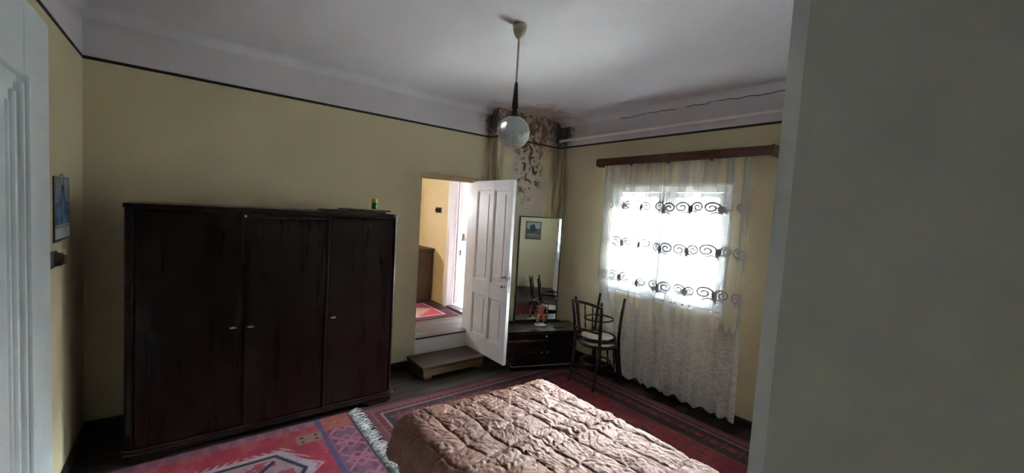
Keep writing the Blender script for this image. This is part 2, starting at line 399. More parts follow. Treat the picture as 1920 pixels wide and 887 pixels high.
# cracked plaster line under the ceiling of the window wall
pts = []; y = -1.15
while y > -3.0:
    pts.append((y, 3.028+rnd.uniform(-.008, .008)-.004*math.sin(y*9))); y -= rnd.uniform(.02, .06)
for seg in ((0, len(pts)//2-3), (len(pts)//2, len(pts)-1)):
    m = MB()
    for i in range(seg[0], seg[1]):
        (a, b), (a2, b2) = pts[i], pts[i+1]; w1 = .0035; w2 = .0035
        m.add([(W-.002, a, b-w1), (W-.002, a2, b2-w2), (W-.002, a2, b2+w2), (W-.002, a, b+w1)], [(0, 1, 2, 3)])
    m.build('crack', 'stripe_paint', wr)
bb = B(W-.022, W, YN, -.154, 0, .075).build('baseboard_right', 'floor_wood', bevel=.006); struct(bb, 'low dark wooden skirting under the curtained window', 'baseboard')
bb = B(0, 2.63, -.022, 0, 0, .075).build('baseboard_back', 'floor_wood', bevel=.006); struct(bb, 'low dark wooden skirting behind the wardrobe', 'baseboard')
bb = B(0, .022, -1.0, -.022, 0, .075).build('baseboard_left', 'floor_wood', bevel=.006); struct(bb, 'low dark wooden skirting below the calendar', 'baseboard')
bb = B(3.56, W-.022, -.176, -.154, 0, .075).build('baseboard_chimney', 'floor_wood', bevel=.006); struct(bb, 'low dark skirting at the foot of the chimney breast', 'baseboard')

# ------------------------------------------------------------------ door in the left wall (white casing at the picture's edge)
d2 = sroot('door_2', 'white painted door with moulded casing at the left picture edge', 'door', (0, -2.04, 0))
CW = .40
m = MB(); m.box(0, .035, -1.065-CW, -1.065, 0, 2.65); m.box(0, .035, -3.02, -2.62, 0, 2.65); m.box(0, .035, -2.62, -1.065-CW, 2.30, 2.65)
m.build('casing', 'casing_paint', d2, bevel=.012)
for i, (yy, w, pz) in enumerate(((-1.475, .028, .058), (-1.525, .020, .048), (-1.575, .030, .036), (-1.63, .02, .028))):
    m = MB(); m.box(-.05, pz, yy-w, yy, 0, 2.31-i*.045); m.build('moulding', 'casing_paint', d2, bevel=.009)
m = MB(); m.box(-.24, .018, -2.62, -1.465, -.09, 2.42); m.build('door_leaf', 'casing_paint', d2, bevel=.004)

# ------------------------------------------------------------------ doorway to the hall with the open panelled door
tr = sroot('trim_9', 'white painted frame and riser of the open doorway', 'trim', (3.0, .1, 0))
B(2.65, 3.38, -.004, .06, .0, .298).build('riser', 'door_paint', tr, bevel=.004)
B(3.362, 3.385, .02, WT, .32, 2.22).build('frame_post', 'door_paint', tr, bevel=.004)
B(2.645, 2.668, .08, WT, .32, 2.22).build('frame_post', 'door_paint', tr, bevel=.004)
B(2.65, 3.38, .06, WT, 2.165, 2.222).build('frame_head', 'cream_wall', tr, bevel=.004)
d1 = sroot('door_1', 'white four-panel door standing open into the bedroom', 'door', (3.37, 0, .13))
LX0, LX1 = 3.335, 3.375; Y0, Y1 = -.80, -.008; z0, z1 = .135, 2.185
st = [(-.11, Y1), (-.455, -.395), (Y0, -.715)]
for a, b in st: B(LX0, LX1, a, b, z0, z1).build('stile', 'door_paint', d1, bevel=.004)
for za, zb in ((z0, .33), (.84, 1.0), (2.075, z1)):
    for ya, yb in ((-.395, -.11), (-.715, -.455)): B(LX0+.001, LX1-.001, ya-.002, yb+.002, za, zb).build('rail', 'door_paint', d1, bevel=.003)
for za, zb in ((.33, .84), (1.0, 2.075)):
    for ya, yb in ((-.395, -.11), (-.715, -.455)):
        m = MB(); m.box(LX0+.012, LX1-.012, ya, yb, za, zb); m.box(LX0+.007, LX1-.007, ya+.05, yb-.05, za+.05, zb-.05)
        p = m.build('panel', 'door_paint', d1, bevel=.004)
        m = MB()
        for (a0, a1, b0, b1) in ((ya, yb, za, za+.016), (ya, yb, zb-.016, zb), (ya, ya+.016, za, zb), (yb-.016, yb, za, zb)): m.box(LX0+.004, LX1-.004, a0, a1, b0, b1)
        m.build('panel_bead', 'door_paint', p, bevel=.004)
h = MB(); h.lathe([(.0, 0), (.014, 0), (.014, .004), (.009, .008), (.009, .05), (0, .052)], n=14)
h.v = [(LX0-z, -.745+x, 1.115+y) for x, y, z in h.v]
h.tube([(LX0-.048, -.745, 1.115), (LX0-.050, -.70, 1.117), (LX0-.048, -.65, 1.112), (LX0-.045, -.615, 1.108)], [.009, .008, .0075, .006])
h.build('handle', 'brass', d1)
k = MB(); k.lathe([(0, 0), (.011, 0), (.011, .004), (0, .006)], n=12); k.v = [(LX0-z, -.745+x, 1.01+y*1.5) for x, y, z in k.v]
k.tube([(LX0, -.745, 1.01), (LX0-.035, -.745, 1.01)], .004); k.box(LX0-.055, LX0-.033, -.748, -.742, .995, 1.025); k.build('key', 'dull_brass', d1)
m = MB(); m.box(LX0+.012, LX1-.012, Y0-.002, Y0+.004, .95, 1.19); m.box(LX0+.014, LX1-.014, Y0-.014, Y0+.002, 1.10, 1.125); m.build('lock_plate', 'steel', d1, bevel=.001)
for zz in (.45, 1.85):
    m = MB(); m.tube([(3.37, -.004, zz-.05), (3.37, -.004, zz+.05)], .008); m.build('hinge', 'steel', d1)
# wooden box step
sp = thing('box_step', 'brown wooden box step below the open doorway', 'step', (2.98, -.25, 0))
B(2.545, 3.34, -.445, -.03, .105, .135).build('tread', 'step_top_wood', sp, bevel=.006)
B(2.56, 3.325, -.435, -.412, .03, .106).build('front_board', 'step_wood', sp, bevel=.003)
B(2.56, 2.582, -.412, -.035, 0, .106).build('side_board', 'step_top_wood', sp); B(3.303, 3.325, -.412, -.035, 0, .106).build('side_board', 'step_top_wood', sp)
B(2.575, 2.66, -.433, -.38, 0, .031).build('foot', 'step_wood', sp, bevel=.004); B(3.22, 3.30, -.433, -.38, 0, .031).build('foot', 'step_wood', sp, bevel=.004)

# ------------------------------------------------------------------ hall and kitchen beyond
HX = 3.72
hf = sroot('floor_hall', 'dark board floor of the raised hall', 'floor', (2.5, 1.2, .3))
B(1.3, HX+.02, WT, 2.9, .14, .298).build('floor_base', 'hall_board', hf); B(2.651, 3.379, .06, WT, .14, .298).build('floor_base', 'hall_board', hf)
B(2.66, 3.372, -.014, WT-.002, .299, .32).build('plank', 'hall_board', hf, bevel=.004)
for i in range(14):
    y = WT+.002+i*.198
    if y+.194 < 2.9: B(1.3, HX, y, y+.194, .299, .32).build('plank', 'hall_board', hf, bevel=.003)
m = MB(); holes(m, 'x', HX, HX+.10, WT, 3.0, .1, 3.2, [(.46, 1.19, .32, 2.35)])
o = m.build('wall_hall_right', 'cream_wall'); struct(o, 'cream hall wall with switch beside the kitchen doorway', 'wall')
m = MB(); holes(m, 'y', 2.9, 3.0, 1.2, HX+.1, .1, 3.2, [(1.86, 2.14, 1.77, 2.05)]); o = m.build('wall_hall_back', 'cream_wall'); struct(o, 'cream back wall of the hall with a small window', 'wall')
m = MB(); m.box(1.2, 1.3, WT, 2.9, .1, 3.2); o = m.build('wall_hall_left', 'cream_wall'); struct(o, 'cream left wall of the hall', 'wall')
B(1.2, HX+.1, WT, 3.0, 3.1, 3.2).build('ceiling_hall', 'white_plaster'); struct(bpy.data.objects['ceiling_hall'], 'plain ceiling of the hall', 'ceiling')
tk = sroot('trim_10', 'pale casing around the kitchen doorway in the hall', 'trim', (HX, .8, .32))
B(HX-.02, HX+.10, 1.165, 1.25, .32, 2.42).build('casing_post', 'door_paint', tk, bevel=.006); B(HX-.02, HX+.10, .38, .47, .32, 2.42).build('casing_post', 'door_paint', tk, bevel=.006)
B(HX-.02, HX+.10, .47, 1.165, 2.33, 2.42).build('casing_head', 'door_paint', tk, bevel=.006); B(HX-.02, HX+.12, .47, 1.165, .31, .345).build('sill', 'hall_board', tk, bevel=.004)
d3 = sroot('door_3', 'white kitchen door opened flat beyond the hall', 'door', (HX+.1, 1.17, .34))
B(HX+.10, HX+.175, 1.125, 1.163, .36, 2.30).build('leaf', 'white_paint', d3, bevel=.004)
m = MB(); m.box(HX+.155, HX+.177, 1.118, 1.126, 1.12, 1.20); m.build('lock', 'black_plastic', d3, bevel=.002)
m = MB(); m.box(HX+.02, 7.4, -.3, 4.4, .18, .32); o = m.build('floor_kitchen', 'kitchen_wall'); struct(o, 'pale kitchen floor beyond the hall', 'floor')
m = MB(); m.box(HX+.1, 7.4, 4.3, 4.4, .1, 3.2); m.box(HX+.1, 7.4, .14, .3, .1, 3.2); m.box(HX, HX+.1, 3.0, 4.4, .1, 3.2)
holes(m, 'x', 7.3, 7.4, .3, 4.3, .1, 3.2, [(1.3, 2.7, 1.20, 2.40)])
o = m.build('wall_kitchen', 'kitchen_wall'); struct(o, 'pale kitchen walls seen through two doorways', 'wall')
B(HX, 7.4, .2, 4.4, 3.1, 3.2).build('ceiling_kitchen', 'white_plaster'); struct(bpy.data.objects['ceiling_kitchen'], 'plain ceiling of the kitchen', 'ceiling')
# kitchen table with blue cloth
kt = thing('kitchen_table', 'white-legged kitchen table seen through the far doorway', 'table', (5.35, 3.45, .32))
B(5.05, 6.00, 3.12, 3.78, 1.10, 1.13).build('tabletop', 'white_paint', kt, bevel=.004)
for y in (3.16, 3.71): B(5.12, 5.94, y, y+.03, 1.0, 1.10).build('apron', 'white_paint', kt, bevel=.003)
for x in (5.15, 5.88):
    for y in (3.17, 3.68): B(x, x+.06, y, y+.055, .32, 1.10).build('leg', 'white_paint', kt, bevel=.004)
B(5.16, 5.92, 3.19, 3.70, .60, .62).build('shelf', 'white_paint', kt, bevel=.003)
def cl(u, v):
    e = .30; x = 5.08+u*.84; t = -.22+v*(.66+.3)
    if t < 0: return (x, 3.105-.012*math.sin(x*30)-.01, 1.137+t*(1+.25*math.sin(x*6)))
    return (x, 3.105+min(t, .69), 1.137)
m = MB(); m.grid(40, 28, cl); o = m.build('table_cloth', 'blue_cloth'); tag(o, 'blue cloth hanging over the edge of the kitchen table', 'cloth')
for i, (x, y, r, hh) in enumerate(((5.17, 3.30, .06, .13), (5.34, 3.42, .075, .15))):
    t = thing('cooking_pot', ['small brown pot at the left on the blue kitchen cloth', 'wider brown pot beside the small one on the kitchen table'][i], 'pot', (x, y, 1.139), 'pots on the kitchen table')
    MB().lathe([(0, 0), (r*.9, 0), (r, .02), (r, hh), (r*1.05, hh+.006), (r*.95, hh), (r*.95, .015), (0, .012)], (x, y, 1.139), 18).build('pot_body', 'pot_brown', t)
    MB().tube([(x+r*math.cos(a)*1.0, y-.004, 1.139+hh+.09*math.sin(a)) for a in [PI*q/12 for q in range(13)]], .004, 6).build('handle', 'dull_brass', t)
# crumpled white bundle on the kitchen threshold
m = MB()
def bag(u, v):
    a = 2*PI*u; zz = v
    r = .085*(1-.45*zz)*(1+.10*math.sin(5*a+9*zz)+.12*math.sin(21*zz)+.05*math.sin(11*a-5*zz))*(1 if zz < .97 else .2)
    return (4.07+r*math.cos(a), 1.0+r*math.sin(a), .32+.30*zz)
m.grid(40, 30, bag); o = m.build('white_sack', 'white_cloth'); tag(o, 'bright white crumpled sack standing on the kitchen floor', 'sack')
# hall things
t = thing('hall_chest', 'brown wooden chest standing against the cream hall wall', 'chest', (3.52, 2.05, .32))
B(3.36, 3.70, 1.66, 2.50, .34, 1.14).build('body', 'chest_wood', t, bevel=.008); B(3.34, 3.715, 1.64, 2.52, 1.14, 1.17).build('top', 'chest_wood', t, bevel=.006)
for i in range(4): B(3.345, 3.362, 1.69, 2.47, .40+i*.185, .56+i*.185).build('drawer', 'chest_wood', t, bevel=.006)
B(3.37, 3.69, 1.68, 2.48, .32, .342).build('plinth', 'chest_wood', t)
t = thing('wall_switch', 'dark double switch on the cream hall wall', 'switch', (HX, 1.57, 1.79), )
B(HX-.012, HX, 1.485, 1.665, 1.75, 1.84).build('plate', 'bakelite', t, bevel=.004)
for y in (1.53, 1.62):
    m = MB(); m.lathe([(.034, 0), (.032, .014), (.010, .018), (.009, .028), (0, .03)], n=16); m.v = [(HX-.012-z, y+x, 1.795+yv) for x, yv, z in m.v]; m.build('knob', 'black_plastic', t)

# ------------------------------------------------------------------ window, curtain rail, curtain
w1 = sroot('window_1', 'white double casement window behind the net curtain', 'window', (W, (WY0+WY1)/2, WZ0))
fx0, fx1 = W+.05, W+.11
for b in ((fx0, fx1, WY0, WY1, WZ0, WZ0+.07), (fx0, fx1, WY0, WY1, WZ1-.07, WZ1), (fx0, fx1, WY0, WY0+.06, WZ0, WZ1), (fx0, fx1, WY1-.06, WY1, WZ0, WZ1), (fx0, fx1, -1.875, -1.775, WZ0, WZ1)):
    B(*b).build('frame', 'white_paint', w1, bevel=.006)
for side, (ya, yb) in enumerate(((-1.77, -1.145), (-2.435, -1.88))):
    s = MB(); q = .055
    for (a, b, c0, c1) in ((ya, yb, WZ0+.075, WZ0+.075+q), (ya, yb, WZ1-.075-q, WZ1-.075), (ya, ya+q, WZ0+.075, WZ1-.075), (yb-q, yb, WZ0+.075, WZ1-.075)): s.box(fx0-.012, fx0+.03, a, b, c0, c1)
    s = s.build('sash', 'white_paint', w1, bevel=.004)
    B(fx0+.008, fx0+.012, ya+q-.004, yb-q+.004, WZ0+.075+q, WZ1-.075-q).build('pane', 'window_glass', s)
    m = MB(); yh = -1.80 if side == 0 else -1.90
    m.tube([(fx0-.012, yh, 1.55), (fx0-.045, yh, 1.55), (fx0-.048, yh, 1.46)], .008, 8); m.build('window_handle', 'white_paint', s)
    s2 = MB()
    for (a, b, c0, c1) in ((ya-.02, yb+.02, WZ0+.05, WZ0+.11), (ya-.02, yb+.02, WZ1-.11, WZ1-.05), (ya-.02, ya+.03, WZ0+.05, WZ1-.05), (yb-.03, yb+.02, WZ0+.05, WZ1-.05)): s2.box(W+.25, W+.29, a, b, c0, c1)
    s2 = s2.build('outer_sash', 'white_paint', w1, bevel=.004)
    B(W+.268, W+.272, ya, yb, WZ0+.10, WZ1-.10).build('pane', 'window_glass', s2)
cs = MB()
for b in ((W-.006, W+.02, WY0-.018, WY1+.018, WZ1, WZ1+.018), (W-.006, W+.02, WY0-.018, WY0, WZ0-.02, WZ1), (W-.006, W+.02, WY1, WY1+.018, WZ0-.02, WZ1)): cs.box(*b)
cs.build('bead', 'white_paint', w1, bevel=.003)
B(W-.012, W+.36, WY0-.01, WY1+.01, WZ0-.035, WZ0).build('sill', 'white_paint', w1, bevel=.006)

rl = thing('curtain_rail', 'dark brown wooden curtain rail above the window', 'curtain rail', (4.5, -1.91, 2.45))
B(4.470, 4.488, -2.855, -.97, 2.452, 2.538).build('fascia', 'rail_wood', rl, bevel=.003)
B(4.470, W, -2.873, -2.853, 2.446, 2.545).build('end_bracket', 'rail_wood', rl, bevel=.003); B(4.470, W, -.972, -.952, 2.452, 2.538).build('end_bracket', 'rail_wood', rl, bevel=.003)
B(4.488, 4.60, -2.853, -.972, 2.522, 2.534).build('top_board', 'rail_wood', rl)
for y in (-1.0, -1.45, -1.9, -2.35): B(4.476, 4.492, y-.012, y+.012, 2.436, 2.454).build('peg', 'rail_wood', rl, bevel=.002)

CT, CB = 2.515, .035
def curt(u, z):
    """point on the net curtain: u 0..1 from its chimney-side edge to the other edge"""
    k = (CT-z)/(CT-CB)                       # 0 top, 1 hem
    ya = -1.05-.36*max(0, (1.15-z)/1.15)**1.3; yb = -2.70-.03*k
    uu = u+.012*math.sin(9*u)+.008*math.sin(31*u)
    y = ya+(yb-ya)*uu
    ph = 2*PI*(7.5*u+.7*math.sin(4.3*u+1)+.22*math.sin(13*u))
    amp = (.007+.022*k**.8)*(.65+.45*math.sin(7*u+.6)**2)
    x = 4.545+amp*math.sin(ph)+.0022*math.sin(2.1*ph+3*k)-.012*k
    y += .010*k*math.cos(ph*.5+2*z)
    return (min(x, 4.588), y, z)
cu = thing('net_curtain', 'long sheer white net curtain with embroidered bands at the window', 'curtain', (4.545, -1.9, 0))
m = MB(); m.grid(420, 60, lambda u, v: curt(u, CB+(CT-CB)*v+(.018*math.sin(2*PI*10.5*u+1) if v < .001 else 0))); m.build('net', 'curtain_net', cu)
def motif(mb, u0, z0, s, flip, w):
    """one embroidered scroll: an open spiral, an outer arc and a cluster of leaves, flat on the net"""
    L = 1.70
    def ribbon(pl, wd):
        vs = []
        for i, (a, b) in enumerate(pl):
            a0, b0 = pl[max(0, i-1)]; a1, b1 = pl[min(len(pl)-1, i+1)]
            dx, dy = a1-a0, b1-b0; q = math.hypot(dx, dy) or 1; ww = wd*(1 if 0 < i < len(pl)-1 else .4); nx, ny = -dy/q*ww, dx/q*ww
            for sg in (-1, 1):
                u = u0+(a+nx*sg)/L; p = curt(min(max(u, 0), 1), z0+b+ny*sg); vs.append((p[0]-.004, p[1], p[2]))
        mb.add(vs, [(2*i, 2*i+1, 2*i+3, 2*i+2) for i in range(len(pl)-1)], True)
    ribbon([(flip*s*(1.0-.86*t)*math.cos(3.3*PI*t-.5), s*(.80-.68*t)*math.sin(3.3*PI*t-.5)) for t in [i/30 for i in range(31)]], w)
    ribbon([(flip*s*(-.2+1.5*t), s*(-.95+.35*math.sin(PI*t))) for t in [i/10 for i in range(11)]], w*.7)
    for q, ln in ((-.9, .75), (-.35, .95), (.25, .95), (.8, .75)):
        ribbon([(flip*s*(.85+ln*.6*t*math.cos(q)), s*(-.20+ln*.85*t*math.sin(q))) for t in (0, .25, .5, .75, 1)], w*1.5)
for r, (zr, sc) in enumerate(((1.99, .072), (1.57, .072), (1.155, .072), (.80, .045))):
    n = 12
    for i in range(n):
        if r == 3 and not (3 <= i <= 7): continue
        m = MB(); uu = .045+i*(.91/(n-1)); motif(m, uu+rnd.uniform(-.008, .008), zr+rnd.uniform(-.008, .008)+.012*math.sin(9*uu), sc*rnd.uniform(.85, 1.1), 1 if i % 2 else -1, .0085 if r < 3 else .0025)
        m.build('embroidered_scroll', 'embroidery_thread', cu)
pp = thing('heating_pipe', 'white painted pipe running high along the window wall', 'pipe', (W-.03, -2, 2.845))
MB().tube([(W-.032, YN+.02, 2.850), (W-.032, -2.2, 2.846), (W-.032, -.19, 2.842)], .017, 12).build('pipe', 'pipe_paint', pp)
for y in (-.7, -1.9, -3.1, -4.4): B(W-.036, W, y-.008, y+.008, 2.830, 2.862).build('clip', 'pipe_paint', pp, bevel=.002)

for src, lab in ((w1, 'white casement window nearer the viewer, seen only in the mirror'), (rl, 'dark curtain rail nearer the viewer, seen only in the mirror'), (cu, 'net curtain nearer the viewer, seen only in the mirror')):
    q = copy_tree(src); q.location.y += WIN2; q['label'] = lab
    if src is w1: q.name = 'window_2'
    if src is cu:
        n2 = [k for k in q.children if k.name.startswith('net')][0]; n2.data = n2.data.copy(); n2.data.materials[0] = M['curtain_net_dense']
# ------------------------------------------------------------------ outdoors
gr = B(5.2, 40, -30, 30, -.9, -.8).build('ground', 'ground'); struct(gr, 'ground outside the window', 'ground')
nh = thing('neighbour_house', 'plain house wall across the yard outside the window', 'house', (10, -1, -.8))
B(9.5, 16, -14, 9, -.8, 2.5).build('wall', 'house_wall', nh)
m = MB(); m.prism([(9.1, 2.45), (12.7, 4.4), (16.4, 2.45)], -14.3, 9.3, 'y'); m.build('roof', 'house_roof', nh)
for y in (-6.5, -3.2, 1.5):
    f = B(9.46, 9.52, y-.5, y+.5, .4, 1.7).build('window', 'white_paint', nh); B(9.45, 9.47, y-.42, y+.42, .48, 1.62).build('pane', 'window_glass', f)

# ------------------------------------------------------------------ wardrobe
wd = thing('wardrobe', 'tall dark polished three-door wardrobe against the yellow wall', 'wardrobe', (1.19, -.40, 0))
X0, X1, YF, YB, H = .262, 2.128, -.700, -.075, 1.750
def rprof(x0, x1, yf, yb, r, n=14):
    p = [(x1, yb), (x0, yb)]
    for k in range(n+1): a = PI+PI/2*k/n; p.append((x0+r+r*math.cos(a), yf+r+r*math.sin(a)))
    for k in range(n+1): a = 1.5*PI+PI/2*k/n; p.append((x1-r+r*math.cos(a), yf+r+r*math.sin(a)))
    return p
def shade(o):
    for p in o.data.polygons: p.use_smooth = abs(p.normal.z) < .5
MB().prism(rprof(X0+.012, X1-.012, YF+.012, YB, .075), .095, H-.034).build('carcass', 'wardrobe_wood', wd)
MB().prism(rprof(X0+.004, X1-.004, YF+.000, YB, .080), H-.034, H).build('top_board', 'wardrobe_trim', wd, bevel=.008)
MB().prism(rprof(X0-.002, X1+.002, YF-.006, YB, .078), .082, .104).build('base_moulding', 'wardrobe_trim', wd, bevel=.006)
MB().prism(rprof(X0-.010, X1+.010, YF-.014, YB, .080), .060, .082).build('base_moulding', 'wardrobe_trim', wd, bevel=.006)
pl = [(X0+.06, 0)] + [(X0+.22, 0), (X0+.26, .028), (X0+.32, .040), (X1-.32, .040), (X1-.26, .028), (X1-.22, 0), (X1-.06, 0), (X1-.02, .060), (X0+.02, .060)]
MB().prism(pl, YF+.006, YF+.030, 'y').build('bracket_plinth', 'wardrobe_trim', wd, bevel=.003)
for xx in (X0+.02, X1-.045): B(xx, xx+.025, YF+.03, YB, 0, .060).build('side_plinth', 'wardrobe_trim', wd)
# doors
def door(xa, xb, proud, hx, hz, top=.042):
    d = B(xa, xb, YF-proud, YF+.016, .112, H-top).build('door', 'wardrobe_wood', wd, bevel=.006, seg=3)
    m = MB(); m.lathe([(0, 0), (.011, 0), (.010, .003), (0, .004)], n=12); m.v = [(hx+x, YF-proud-z, hz+y*1.6) for x, y, z in m.v]; m.build('escutcheon', 'wardrobe_trim', d)
    m = MB(); m.tube([(hx, YF-proud, hz), (hx, YF-proud-.028, hz)], .0035, 8); m.box(hx-.020, hx+.020, YF-proud-.034, YF-proud-.027, hz-.0055, hz+.0055); m.build('key', 'steel', d, bevel=.002)
    return d
door(X0+.072, .918, .004, .862, .872); dm = door(.936, 1.484, .010, .972, .868, .075); door(1.520, X1-.072, .004, 1.556, .868)
MB().tube([(1.502, YF-.006, .112), (1.502, YF-.006, H-.050)], .015, 14).build('cover_strip', 'wardrobe_wood', wd)
MB().tube([(.928, YF-.002, H-.060), (1.502, YF-.002, H-.060)], .011, 12).build('cover_strip', 'wardrobe_trim', wd)
m = MB(); m.lathe([(0, 0), (.010, 0), (.009, .006), (0, .008)], n=12); m.v = [(.928+x, YF-.012-z, H-.060+y) for x, y, z in m.v]; m.build('stud', 'steel', wd)
for xx in (X0+.055, X1-.055): MB().tube([(xx, YF+.010, .112), (xx, YF+.010, H-.040)], .012, 12).build('corner_bead', 'wardrobe_wood', wd)
# things lying on the wardrobe
o = B(1.50, 2.00, -.66, -.34, H+.001, H+.016).build('flat_tray', 'tray_dark', bevel=.004); tag(o, 'dark flat tray lying on top of the wardrobe', 'tray')
o = B(1.70, 2.08, -.56, -.22, H+.0165, H+.028).build('folder', 'tray_dark', bevel=.003); tag(o, 'thin dark folder on the tray on the wardrobe', 'folder')
o = B(1.72, 1.98, -.60, -.32, H+.0285, H+.036).build('paper_sheet', 'paper_beige'); tag(o, 'beige paper stack under the small green jar', 'paper')
j = thing('glass_jar', 'small green glass jar with yellow lid on the wardrobe', 'jar', (1.93, -.55, H+.0365))
MB().lathe([(0, 0), (.024, 0), (.027, .006), (.027, .055), (.022, .062), (.022, .066), (0, .066)], (1.93, -.55, H+.0365), 20).build('jar_body', 'green_glass', j)
MB().lathe([(.0255, .060), (.0265, .064), (.0265, .092), (.024, .096), (0, .096)], (1.93, -.55, H+.0365), 20).build('lid', 'yellow_cap', j)

# ------------------------------------------------------------------ calendar and switch on the left wall
ca = thing('wall_calendar', 'blue picture calendar hanging on the side wall by the wardrobe', 'calendar', (0, -.65, 1.5))
B(.001, .008, -.835, -.465, 1.505, 1.885).build('backing', 'bakelite', ca)
nu, nv = 60, 60
Ug, Vg = np.meshgrid(np.linspace(0, 1, nu), np.linspace(0, 1, nv))
yy = -.825+Ug*.35; zz = 1.52+Vg*.355
col = np.zeros((nv, nu, 3)); nz = fbm(Ug*7, Vg*7)
col[:] = (.10, .17, .28); col += (nz[..., None]-.45)*np.array((.35, .40, .45))
mast = (np.abs(Ug-.45-.25*(Vg-.5)) < .02) & (Vg > .5); sky = (Vg > .6) & (np.abs(Ug-.5) > (.95-Vg)*.75)
col[sky] = col[sky]*.5+np.array((.20, .22, .25)); col[mast] = (.03, .04, .06)
col[(np.abs(Ug-.52) < .12) & (np.abs(Vg-.84) < .05)] = (.04, .05, .07)
low = Vg < .23; col[low] = (.50, .53, .57); col[(np.abs(Vg-.195) < .012)] = (.22, .26, .32)
col[low & (np.sin(Ug*80) > .2) & (np.sin(Vg*150) > .3) & (Ug > .55) & (Vg < .10)] = (.35, .38, .42)
gridmesh('print_sheet', np.full_like(yy, .0092), yy, zz, 'print_paper', ca, np.clip(col, .02, 1))
MB().tube([(.0, -.65, 1.90), (.012, -.65, 1.90)], .005, 8).build('nail', 'steel', ca)
MB().tube([(.006, -.70, 1.885), (.008, -.65, 1.902), (.006, -.60, 1.885)], .0015, 6).build('string', 'bakelite', ca)
t = thing('rotary_switch', 'dark round light switch low on the wall beside the white casing', 'switch', (0, -.88, 1.41))
B(0, .014, -.965, -.795, 1.368, 1.458).build('plate', 'bakelite', t, bevel=.005)
m = MB(); m.lathe([(.040, 0), (.038, .022), (.030, .030), (0, .032)], n=22); m.v = [(.014+z, -.84+x, 1.413+y) for x, y, z in m.v]; m.build('dial', 'bakelite', t)
B(.044, .060, -.848, -.832, 1.388, 1.438).build('lever', 'dull_brass', t, bevel=.003)

# ------------------------------------------------------------------ pendant lamp
px_, py_ = 2.335, -2.028
la = thing('pendant_lamp', 'pendant lamp with a round pressed-glass globe under the ceiling', 'lamp', (px_, py_, CH))
L = (px_, py_, 0)
MB().lathe([(.040, CH), (.047, CH-.014), (.045, CH-.040), (.032, CH-.075), (.014, CH-.098), (.006, CH-.104)], L, 28).build('canopy', 'dull_brass', la)
MB().tube([(px_, py_, CH-.10), (px_, py_, 2.70)], .0075, 12).build('rod', 'dull_brass', la)
MB().lathe([(.009, 2.715), (.012, 2.70), (.022, 2.545), (.020, 2.540), (.014, 2.530), (.022, 2.520), (.022, 2.500), (.033, 2.495), (.034, 2.478), (0, 2.476)], L, 24).build('sleeve', 'black_plastic', la)
GR = .110; GC = 2.380; rs = random.Random(5)
pr = []; nseg = 56
for k in range(33):
    a = PI*(.115+.885*k/32); pr.append((GR*math.sin(a), GC+GR*math.cos(a)))
jit = {}
def wob(j, k):
    low = max(0, (j-13)/19)
    if j >= 32: return 0
    return (rs.uniform(-.13, .06) if (j > 14) else rs.uniform(-.004, .004))*min(1, .25+low*1.4)
gm = MB(); gm.lathe([(max(r, .0005), z) for r, z in pr], L, nseg, smooth=False, wob=wob)
gm.lathe([(max(r*.955, .0005), GC+(z-GC)*.955) for r, z in pr][::-1], L, nseg)
gm.f = [f for f in gm.f if len(f) <= 4]; gm.sm = gm.sm[:len(gm.f)]; gm.mi = gm.mi[:len(gm.f)]
gm.build('globe', 'globe_glass', la)
MB().lathe([(.0, 2.476), (.019, 2.474), (.019, 2.42), (0, 2.418)], L, 18).build('socket', 'white_paint', la)
MB().lathe([(0, 2.325), (.012, 2.328), (.026, 2.345), (.030, 2.365), (.022, 2.395), (.014, 2.418)], L, 20).build('bulb', 'white_paint', la)

# ------------------------------------------------------------------ dressing table with tall mirror, set across the corner
TH = -math.radians(20.5)
dr = thing('dressing_table', 'low dark dressing table with a tall mirror across the corner', 'dressing table')
def loc(mb, name, mat, parent=dr, **kw): return mb.build(name, mat, parent, local=True, **kw)
# local: x along the front, y to the back, origin at front centre on the floor
loc(B(-.475, .475, 0, .415, .445, .470), 'tabletop', 'dresser_wood', bevel=.005)
loc(B(-.455, .455, .018, .41, .365, .445), 'apron', 'dresser_wood')
dw = loc(B(-.33, .33, .008, .022, .372, .440), 'drawer', 'drawer_wood', bevel=.004)
m = MB(); m.lathe([(0, 0), (.008, 0), (.012, .012), (0, .016)], n=12); m.v = [(x, .008-z, .406+y) for x, y, z in m.v]; loc(m, 'knob', 'dull_brass', dw)
loc(B(-.475, .475, -.004, .415, .345, .365), 'ledge', 'drawer_wood', bevel=.005)
loc(B(-.385, .385, .045, .40, .05, .345), 'cabinet', 'dresser_wood', bevel=.004)
for s in (-1, 1):
    d = loc(B(s*.19-.175, s*.19+.175, .034, .046, .07, .33), 'door', 'dresser_wood', bevel=.005)
    m = MB(); m.lathe([(0, 0), (.007, 0), (.010, .010), (0, .013)], n=12); m.v = [(s*.035+x, .034-z, .21+y) for x, y, z in m.v]; loc(m, 'knob', 'dull_brass', d)
loc(B(-.41, .41, .028, .41, 0, .052), 'plinth', 'dresser_wood', bevel=.006)
mf = loc(B(-.285, .285, .385, .410, .475, 1.785), 'mirror_backing', 'dresser_wood', bevel=.004)
loc(B(-.272, .272, .380, .384, .505, 1.772), 'mirror_glass', 'mirror_silver', mf)
m = MB(); m.box(-.285, -.272, .376, .390, .475, 1.785); m.box(.272, .285, .376, .390, .475, 1.785); m.box(-.272, .272, .376, .390, 1.772, 1.785); m.box(-.272, .272, .372, .390, .475, .505); loc(m, 'mirror_frame', 'dresser_wood', mf)
loc(B(-.34, .34, .355, .412, .470, .486), 'mirror_foot', 'dresser_wood', mf, bevel=.004)
dr.location = (3.868, -.910, .012); dr.rotation_euler = (0, 0, TH)
ROOT[dr.name] = (0, 0, 0)
